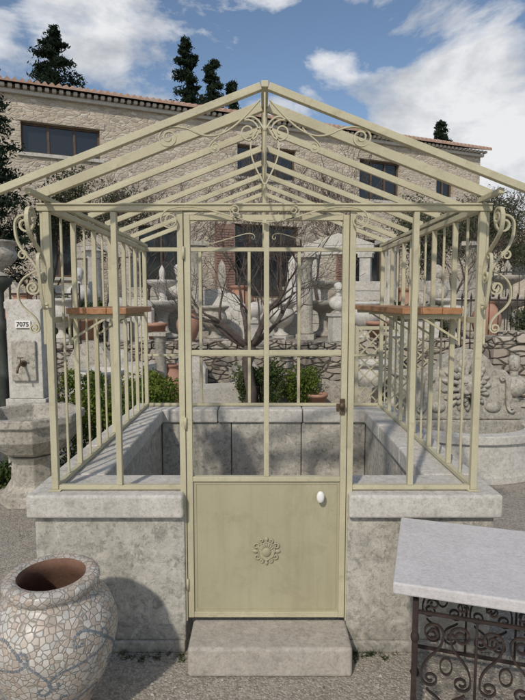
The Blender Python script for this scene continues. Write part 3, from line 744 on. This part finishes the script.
def bare_tree(loc,label,maxd=6,spread=.7,L0=1,r0=.07,lean=(0,0,1),leaves=None,nl=0,ls=.08,up=.15,kids=(2,3),name='bare_tree',cl=.25,rmin=.003,zmax=None):
    e=empty(name,loc,label,'tree'); tr=MB();cr=MB();tips=[]
    grow(tr,cr,Vector((0,0,-.05)),Vector(lean).normalized(),L0,r0,0,maxd,spread,tips,up,kids,rmin,9 if leaves else 1)
    sz=1.0
    if zmax:
        mz=max(t.z for t in tips)
        if mz>zmax: sz=zmax/mz
    tr.v=[(x,y,z*sz) for x,y,z in tr.v]; cr.v=[(x,y,z*sz) for x,y,z in cr.v]
    tr.obj('trunk',BARK if not leaves else TWIG,e)
    if leaves:
        lv_=MB()
        for _ in range(nl):
            t=random.choice(tips); lv=Vector((t.x,t.y,t.z*sz))+Vector((random.gauss(0,cl),random.gauss(0,cl),random.gauss(0,cl)))
            lv_.leaf(lv,ls*U(.7,1.3),ls*.4)
        lv_.obj('crown',leaves,e)
    else: cr.obj('crown',TWIG,e)
    return e
random.seed(21)
e=empty('bare_tree',(-.20,8.3,0),'gnarled leafless pruned tree with dark spreading branches','tree')
tr=MB();cr=MB();tips=[]
tr.tube([(0,0,-.05),(.03,0,.4),(-.04,.02,.8),(.0,0,1.12)],[.10,.085,.08,.10],10)
for a in range(9):
    an=a/9*6.28+.4; dx=math.cos(an);dy=math.sin(an)
    grow(tr,cr,Vector((0,0,1.08)),Vector((dx*1.25,dy*.6,.72)).normalized(),.68*U(.8,1.2),.045,1,5,.8,tips,.22,(2,3),.003)
tr.obj('trunk',BARK,e); cr.obj('crown',BARK,e)
for (x,y,L0,zm,lab) in ((1.5,13.5,1.5,4.2,'slender leafless tree standing on the terrace'),(-2.6,12.5,1.4,3.8,'slender leafless tree beside stone ornaments'),(4.2,11.8,1.2,3.0,'leafless young tree near the stone wall'),(-.9,15.5,1.7,5.2,'leafless tree before the stone house'),(-5.6,13.5,1.4,3.6,'leafless young tree beside the cypress'),(2.6,15.5,1.6,4.8,'tall leafless tree before the stone house'),(5.4,15.5,1.4,3.6,'twiggy leafless tree near the house end'),(-3.6,16,1.6,4.8,'twiggy leafless tree before the stone house'),(.6,16.5,1.8,5.4,'twiggy leafless tree before the house windows'),(3.7,18,1.7,5.0,'twiggy leafless tree by the house wall')):
    bare_tree((x,y,1),lab,7 if y>15 else 6,.5,L0,.055,rmin=.0045,zmax=zm)
for (x,y,L0,r,nl,zm) in ((-6.1,15.5,1.35,.07,7000,4.2),(4.6,16.8,1.2,.06,6000,4.3),(6.6,17.5,1.3,.07,7000,4.0),(5.6,14.5,1.0,.05,4000,3.2),(8.4,20,1.3,.07,7000,3.9),(-4.9,16.8,1.3,.06,4500,4.2),(9.6,19,1.2,.07,6000,3.0)):
    bare_tree((x,y,1),'feathery grey-green olive tree before the house',6,.5,L0,r,leaves=F_OLI,nl=nl,ls=.10,name='olive_tree',cl=.22,up=.3,zmax=zm)
def conifer(loc,h,r,label,n=9000,ls=.35,sp=1.0,colm=F_CON,nbf=7):
    e=empty('conifer_tree',loc,label,'tree'); m=MB(); m.tube([(0,0,0),(0,0,h*.5),(0,0,h*.98)],[r*.08,r*.05,.02],8); m.obj('trunk',BARK,e)
    c=MB(); nb=int(h*nbf)
    per=n//nb
    for k in range(nb):
        u=(k/nb)**.9; z=h*(.12+.88*u); rr=r*(1-u)**.75*U(.35,1.2)+.15; an=U(0,6.28)
        d=Vector((math.cos(an),math.sin(an),U(-.15,.35)))
        c.tube([(0,0,z),tuple(Vector((0,0,z))+d*rr)],[.04,.01],4)
        for _ in range(per):
            t=U(.1,1)**.7; p=Vector((0,0,z))+d*rr*t+Vector((random.gauss(0,1),random.gauss(0,1),random.gauss(0,.55)))*max(.12,rr*.17)*(1.3-t*.6)
            c.leaf(p,ls*U(.5,1.2),ls*.3)
    c.obj('crown',colm,e); return e
conifer((-11.4,31,1),15.6,5.0,'broad dark conifer rising behind the house roof',20000,.3,nbf=8)
conifer((-4.4,33,1),15.9,3.2,'dark pointed conifer behind the tiled roof',15000,.3,nbf=9)
conifer((-3.0,33.5,1),15.0,2.3,'dark narrow conifer behind the tiled roof',11000,.3,nbf=8)
conifer((-1.9,35,1),14.4,1.8,'thin dark conifer behind the tiled roof',7000,.3)
conifer((12.2,38,1),12.9,2.0,'distant dark conifer behind the roof end',5000)
conifer((-6.95,13.6,1),7.0,1.25,'bushy dark cypress at the edge of the terrace',26000,.15,nbf=24)
m=MB()
for _ in range(16000):
    x=U(-60,90); h=5+2.5*mnoise.noise((x*.12,0,0))+1.2*mnoise.noise((x*.5,3,0)); m.leaf((x,62+U(-2,2),1+max(.5,h)*U(0,1)**.6),1.0,.7)
o=m.obj('far_treeline',F_OLI); o['kind']='stuff'; o['label']='distant line of grey-green trees'; o['category']='trees'
def shrub(name,loc,sx,sy,h,n,ls,mat,label):
    e=empty(name,loc,label,'plant'); m=MB()
    for i in range(14):
        a=U(0,6.28); m.tube([(U(-sx,sx)*.3,U(-sy,sy)*.3,0),(math.cos(a)*sx*.35,math.sin(a)*sy*.35,h*.85)],[.012,.004],4)
    m.obj('stems',BARK,e); c=MB(); lumps=[(U(-sx,sx),U(-sy,sy),U(.45,.9)*h,U(.10,.2)) for _ in range(int(26*sx+10))]
    for _ in range(n):
        if R()<.45:
            p=Vector((U(-sx,sx),U(-sy,sy),U(.02,.85)*h))
        else:
            l=random.choice(lumps); d=Vector((random.gauss(0,1),random.gauss(0,1),random.gauss(0,1))).normalized(); p=Vector(l[:3])+d*l[3]*U(.6,1.1)
        if p.z<.01: continue
        c.leaf(p,ls*U(.7,1.3),ls*.55)
    c.obj('foliage',mat,e); return e
shrub('boxwood_bush',(-1.55,5.75,0),.60,.32,1.12,17000,.04,F_BOX,'clipped yellow-green boxwood hedge behind the greenhouse wall')
shrub('boxwood_bush',(-2.95,6.4,0),.4,.35,.85,9000,.045,F_IVY,'dark green shrub behind the stone fountain')
shrub('ivy_bush',(-2.55,4.95,0),.25,.15,.3,3000,.04,F_IVY,'low dry ivy at the foot of the fountain')
shrub('rosemary_bush',(-.05,8.6,0),.33,.2,.85,3600,.05,F_IVY,'small green bush against the retaining wall')
shrub('rosemary_bush',(.65,8.8,0),.25,.2,.70,3000,.05,F_BOX,'small yellow-green bush against the retaining wall')
shrub('rosemary_bush',(4.35,8.3,0),.40,.3,2.0,8000,.05,F_OLI,'tall grey-green rosemary bush by the wall')
shrub('rosemary_bush',(-3.8,10.8,1),.6,.3,.9,5000,.06,F_IVY,'green shrub on the terrace among stone ornaments')
shrub('rosemary_bush',(3.2,10.9,1),.5,.3,.8,5000,.06,F_OLI,'grey-green shrub on the terrace among stone ornaments')

# ---------------------------------------------------------------- stone ornaments
P={}
def proto(name,mb,mat):
    me=bpy.data.meshes.new(name); me.from_pydata(mb.v,[],mb.f); me.polygons.foreach_set('use_smooth',mb.sm); me.materials.append(mat); P[(name,mat.name)]=me; return me
def vaseMB(kind):
    m=MB()
    if kind=='stone_vase': m.box(-.19,.19,-.19,.19,0,.06); m.lathe(smoothprof([(.14,.061),(.15,.09),(.07,.14),(.06,.2),(.09,.24),(.2,.32),(.26,.45),(.24,.55),(.22,.6),(.29,.66),(.30,.70),(.25,.70),(.2,.6),(.0,.5)]),(0,0,0),24)
    if kind=='clay_jar': m.lathe(smoothprof([(.14,0),(.17,.02),(.26,.2),(.32,.42),(.30,.6),(.2,.76),(.16,.82),(.19,.86),(.20,.9),(.17,.9),(.13,.8),(.0,.6)]),(0,0,0),28)
    if kind=='flower_pot': m.lathe([(.12,0),(.19,.32),(.215,.32),(.22,.38),(.19,.38),(.17,.3),(0,.28)],(0,0,0),24)
    if kind=='stone_column':
        m.box(-.17,.17,-.17,.17,0,.1); m.lathe([(.15,.101),(.16,.13),(.14,.16),(.125,.18),(.13,.6),(.11,1.4),(.13,1.42),(.12,1.46),(.17,1.53)],(0,0,0),20); m.box(-.19,.19,-.19,.19,1.531,1.6)
    if kind=='stone_bust':
        m.box(-.16,.16,-.13,.13,0,.5); m.box(-.19,.19,-.16,.16,.501,.55); m.lathe([(.10,.551),(.06,.60),(.08,.64)],(0,0,0),16)
        m.ell((0,0,.76),(.20,.12,.15)); m.ell((0,-.03,.72),(.14,.12,.12)); m.tube([(0,0,.85),(0,-.01,.98)],[.06,.05],12); m.ell((0,-.015,1.05),(.075,.09,.11)); m.ell((0,-.10,1.04),(.015,.02,.025)); m.ell((0,.02,1.10),(.085,.09,.08)); m.ell((0,.09,1.06),(.04,.04,.05))
    if kind=='stone_ball': m.box(-.2,.2,-.2,.2,0,.45); m.box(-.24,.24,-.24,.24,.451,.52); m.lathe([(.12,.521),(.07,.56),(.09,.6)],(0,0,0),16); m.ell((0,0,.78),(.2,.2,.2),20,14)
    if kind=='stone_trough': m.add(*trough(.55,.25,.4))
    if kind=='tiered_fountain': m.lathe(smoothprof([(.3,0),(.32,.06),(.14,.12),(.10,.3),(.14,.5),(.45,.62),(.52,.72),(.48,.73),(.3,.66),(.1,.66),(.07,.8),(.09,.95),(.26,1.04),(.30,1.12),(.26,1.12),(.1,1.08),(.05,1.15),(.06,1.3),(.0,1.42)]),(0,0,0),28)
    if kind=='stone_slab': m.prism([(-.35,0),(.35,0),(.36,.7),(.22,.9),(0,.97),(-.22,.9),(-.36,.7)],-.05,.05); m.prism([(-.24,.1),(.24,.1),(.24,.62),(0,.8),(-.24,.62)],-.075,-.052); m.ell((0,-.08,.45),(.1,.04,.12))
    if kind=='obelisk': m.box(-.17,.17,-.17,.17,0,.3); m.box(-.2,.2,-.2,.2,.301,.35); m.lathe([(.16,.351),(.08,1.3),(.0,1.42)],(0,0,0),4,False,rot=.785)
    if kind=='stone_portal':
        for s in (-1,1): m.box(s*.65-.13,s*.65+.13,-.12,.12,0,1.75); m.box(s*.65-.17,s*.65+.17,-.15,.15,1.751,1.84)
        m.box(-.85,.85,-.13,.13,1.841,2.05); m.prism([(-.9,2.051),(.9,2.051),(.5,2.2),(0,2.34),(-.5,2.2)],-.14,.14)
    if kind=='stone_stack':
        z=0
        for k in range(6):
            h=U(.10,.18); m.box(-.4+U(-.06,.06),.4+U(-.06,.06),-.25,.25,z,z+h-.01); z+=h
    return m
def trough(a,b,h):
    vs=[];
    for (x,y,z) in ((a*.94,b*.92,0),(a,b,h),(a-.08,b-.08,h),(a-.1,b-.1,.12)):
        vs+=[(-x,-y,z),(x,-y,z),(x,y,z),(-x,y,z)]
    fs=[(3,2,1,0),(12,13,14,15)]
    for l in range(3):
        for k in range(4): fs.append((l*4+k,l*4+(k+1)%4,l*4+4+(k+1)%4,l*4+4+k))
    return vs,fs
LB={'stone_vase':('carved limestone garden vase','vase'),'clay_jar':('big rounded terracotta oil jar','jar'),'flower_pot':('terracotta flower pot','pot'),
 'stone_column':('round limestone column','column'),'stone_bust':('weathered bust and pedestal','statue'),'stone_ball':('stone ball and square pier','ornament'),
 'stone_trough':('hollowed old stone trough','trough'),'tiered_fountain':('two-tier round fountain','fountain'),'stone_slab':('carved arched stone slab','stone slab'),'obelisk':('small stone obelisk','obelisk'),'stone_portal':('stone doorway surround','portal'),'stone_stack':('stack of cut stone blocks','stones')}
def place(kind,px,Y,sc=1,mat=None,z=1.0,on='standing on the terrace',rot=None):
    mat=mat or (TERRA if kind in('clay_jar','flower_pot') else OLD)
    me=P.get((kind,mat.name)) or proto(kind,vaseMB(kind),mat)
    o=bpy.data.objects.new(kind,me); COL.objects.link(o); X=(px-262.5)/540*Y
    o.location=(X,Y,z); o.scale=(sc,)*3; o.rotation_euler=(0,0,U(-.5,.5) if rot is None else rot)
    c={OLD.name:'grey ',CAPM.name:'pale ',WHITE.name:'whitish ',TERRA.name:''}[mat.name]
    tag(o,c+LB[kind][0]+' '+on,LB[kind][1],'garden ornaments for sale'); return o
random.seed(5)
L=[('clay_jar',24,10.6,1.05),('stone_vase',62,10.5,1.2,CAPM),('stone_bust',80,11,1.25,CAPM),('stone_column',96,11.5,1.2,CAPM),('flower_pot',88,10.4,1.3),('stone_ball',118,10.6,.9,CAPM),
('stone_slab',140,10.7,.9,CAPM),('tiered_fountain',163,11.6,1.1,CAPM),('flower_pot',156,10.4,1.0),('stone_bust',180,12.5,1.4,CAPM),('stone_column',196,12,1.3,OLD),('clay_jar',188,10.5,.7),
('stone_vase',214,10.7,1.0,OLD),('stone_slab',229,11.4,1.0,CAPM),('clay_jar',240,13.8,1.3),('stone_ball',255,10.8,.8,CAPM),('stone_vase',281,11.4,1.1,CAPM),('obelisk',292,12.6,1.3,CAPM),('stone_column',306,11.3,1.1,OLD),
('tiered_fountain',324,12.2,1.1,OLD),('stone_bust',338,10.8,1.0,CAPM),('stone_portal',338,14.6,1.1,CAPM),('stone_vase',366,10.6,1.1,CAPM),('flower_pot',378,10.4,1.1),('stone_column',388,11.5,1.3,CAPM),
('clay_jar',402,12.2,1.2),('stone_ball',420,10.7,1,OLD),('stone_bust',436,11,1.3,OLD),('stone_vase',452,10.8,1.2,CAPM),('stone_column',470,12,1.3,OLD),('clay_jar',486,11,.9),('tiered_fountain',505,12,1.2,OLD),('stone_slab',5,11.2,1.3,OLD),('obelisk',45,12.3,1.3,OLD),('stone_trough',130,12.2,1.4,OLD),('stone_trough',265,12,1.3,CAPM),('stone_trough',410,10.5,1.0,CAPM),
('stone_stack',208,13,1.2,CAPM),('stone_stack',305,14,1.3,CAPM),('stone_stack',150,13.6,1.3,OLD),('stone_stack',370,13,1.4,CAPM),('stone_stack',440,12.8,1.4,CAPM),('stone_portal',108,14.5,1.1,OLD),('obelisk',222,13.8,1.3,OLD),('stone_stack',70,13,1.3,CAPM)]
for l in L: place(l[0],l[1],l[2],l[3],l[4] if len(l)>4 else None)
for l in [('stone_trough',215,8.9,1.0,CAPM),('stone_trough',345,9.1,1.0,OLD),('flower_pot',318,8.7,.8,TERRA),('stone_slab',190,9.5,.9,CAPM),('stone_ball',120,9.2,1,CAPM),('stone_column',395,9.0,.8,CAPM),('stone_vase',410,8.4,1.0,OLD),
          ('stone_vase',372,9.2,1.1,CAPM),('clay_jar',170,9.2,.8,TERRA),('stone_trough',290,9.3,.9,OLD),('stone_slab',245,9.55,.8,OLD),('stone_column',160,9.0,.8,OLD),('stone_bust',516,6.9,.95,OLD),('stone_slab',90,8.6,1.2,OLD),('flower_pot',518,6.3,.9,TERRA),('stone_vase',100,7.5,1.2,CAPM),('stone_stack',470,6.9,1.0,CAPM),('stone_stack',130,8.6,.9,CAPM)]:
    place(*l,z=0,on='standing on the gravel')
LT=empty('lattice_panel',(1.62,6.6,0),'pale diamond lattice panel on posts','trellis',D2R(8))
m=MB(); m.box(-.5,-.46,-.02,.02,0,1.5); m.box(.46,.5,-.02,.02,0,1.5); m.box(-.459,.459,-.018,.018,1.46,1.5); m.box(-.459,.459,-.018,.018,.3,.34); m.obj('frame',PAINT,LT)
m=MB()
for k in range(-6,12):
    a=k*.16-.46
    for sg,yo in ((1,-.006),(-1,.006)):
        if sg==1: p=Vector((a,yo,.34)); q=Vector((a+1.12,yo,1.46))
        else: p=Vector((a,yo,1.46)); q=Vector((a+1.12,yo,.34))
        def cl(p,q,x): t=(x-p.x)/(q.x-p.x); return p+(q-p)*t
        if q.x<-.45 or p.x>.45: continue
        P0=cl(p,q,-.459) if p.x<-.459 else p; Q0=cl(p,q,.459) if q.x>.459 else q
        m.bar(P0,Q0,.008,.018,(0,0,1))
m.obj('lattice',PAINT,LT)
def gate(loc,rz_,label,w=1.2,h=1.9,mat=IRON):
    e=empty('iron_gate',loc,label,'gate',rz_); m=MB(); m.box(-w/2,-w/2+.03,-.015,.015,0,h); m.box(w/2-.03,w/2,-.015,.015,0,h); m.box(-w/2+.031,w/2-.031,-.012,.012,.1,.13); m.box(-w/2+.031,w/2-.031,-.012,.012,h-.2,h-.17); m.box(-w/2+.031,w/2-.031,-.012,.012,h*.45,h*.45+.03)
    m.obj('frame',mat,e); m=MB(); n=int(w/.13)
    for k in range(1,n): x=-w/2+w*k/n; m.tube([(x,0,.131),(x,0,h*.45-.001)],.008,6); m.tube([(x,0,h*.45+.031),(x,0,h-.201)],.008,6); m.lathe([(.014,0),(.018,.03),(.002,.1)],(x,0,h-.169),6)
    m.obj('bars',mat,e)
    return e
gate((.25,13.2,1),.1,'dark wrought iron gate leaning before the house',1.4,2.3)
gate((-3.6,9.0,0),.3,'rusty iron gate panel standing in the yard',1.1,2.1)
gate((3.6,8.6,0),-.2,'rusty iron gate panel standing near the stone wall',1.1,2.0)
gate((6.2,11.5,1),-.2,'dark iron fence panel on the terrace',3.0,1.6,GREENIRON)
gate((-7.5,12.0,1),.2,'dark iron fence panel on the terrace',3.0,1.8,GREENIRON)

# ---------------------------------------------------------------- loose gravel, weeds
random.seed(11)
m=MB()
oct_=[(1,0,0),(0,1,0),(-1,0,0),(0,-1,0),(0,0,1),(0,0,-1)]; of=[(0,1,4),(1,2,4),(2,3,4),(3,0,4),(1,0,5),(2,1,5),(3,2,5),(0,3,5)]
cnt=0
while cnt<15000:
    x=U(-1.9,2.0); y=U(1.5,3.2) if R()<.8 else U(3.2,6)
    if XL-.03<x<XR+.03 and y>2.64: 
        continue
    if -.37<x<.445 and y>2.44: continue
    s=U(.002,.006) if R()<.96 else U(.006,.012); a=U(0,6.28); ca,sa=math.cos(a),math.sin(a); k=[U(.7,1.2) for _ in range(6)]
    m.add([(x+(p[0]*ca-p[1]*sa)*s*k[i],y+(p[0]*sa+p[1]*ca)*s*k[i],s*.25+p[2]*s*.6) for i,p in enumerate(oct_)],of); cnt+=1
o=m.obj('gravel_stones',PEB); o['kind']='stuff'; o['label']='loose grey pebbles on the ground'; o['category']='gravel'
m=MB()
for _ in range(60):
    cx=random.choice([U(-1.9,-1.15),U(-.75,-.4),U(.45,.7),U(1.2,1.9)]); cy=2.62+U(-.05,.02) if abs(cx)<1.15 else U(2.3,4.5)
    for _ in range(int(U(3,14))):
        a=U(0,6.28); l=U(.008,.03); m.tube([(cx+U(-.02,.02),cy+U(-.02,.02),0),(cx+math.cos(a)*l,cy+math.sin(a)*l,l*U(.5,1.5))],[.0015,.0004],3)
o=m.obj('weeds',F_IVY); o['kind']='stuff'; o['label']='tiny weeds in the gravel'; o['category']='weeds'
DRYL=mottled('dry_leaf',(.16,.10,.05),(.28,.19,.10),scale=20)
m=MB()
for _ in range(260):
    x=U(-1.9,2.0);y=U(1.6,5)
    if -1.2<x<1.2 and y>2.44: continue
    m.leaf((x,y,.010),U(.012,.028),.010)
o=m.obj('fallen_leaves',DRYL); o['kind']='stuff'; o['label']='scattered dry leaves'; o['category']='leaves'

# ---------------------------------------------------------------- camera
cam=bpy.data.cameras.new('camera'); cam.sensor_fit='HORIZONTAL'; cam.sensor_width=36; cam.lens=36*540/525; cam.clip_end=2000; cam.clip_start=.05
co=bpy.data.objects.new('camera',cam); COL.objects.link(co); co.location=(0,0,1.82); co.rotation_euler=(D2R(90-5.3),0,0); scene.camera=co
scene.view_settings.view_transform='Standard'; scene.view_settings.look='None'; scene.view_settings.exposure=0
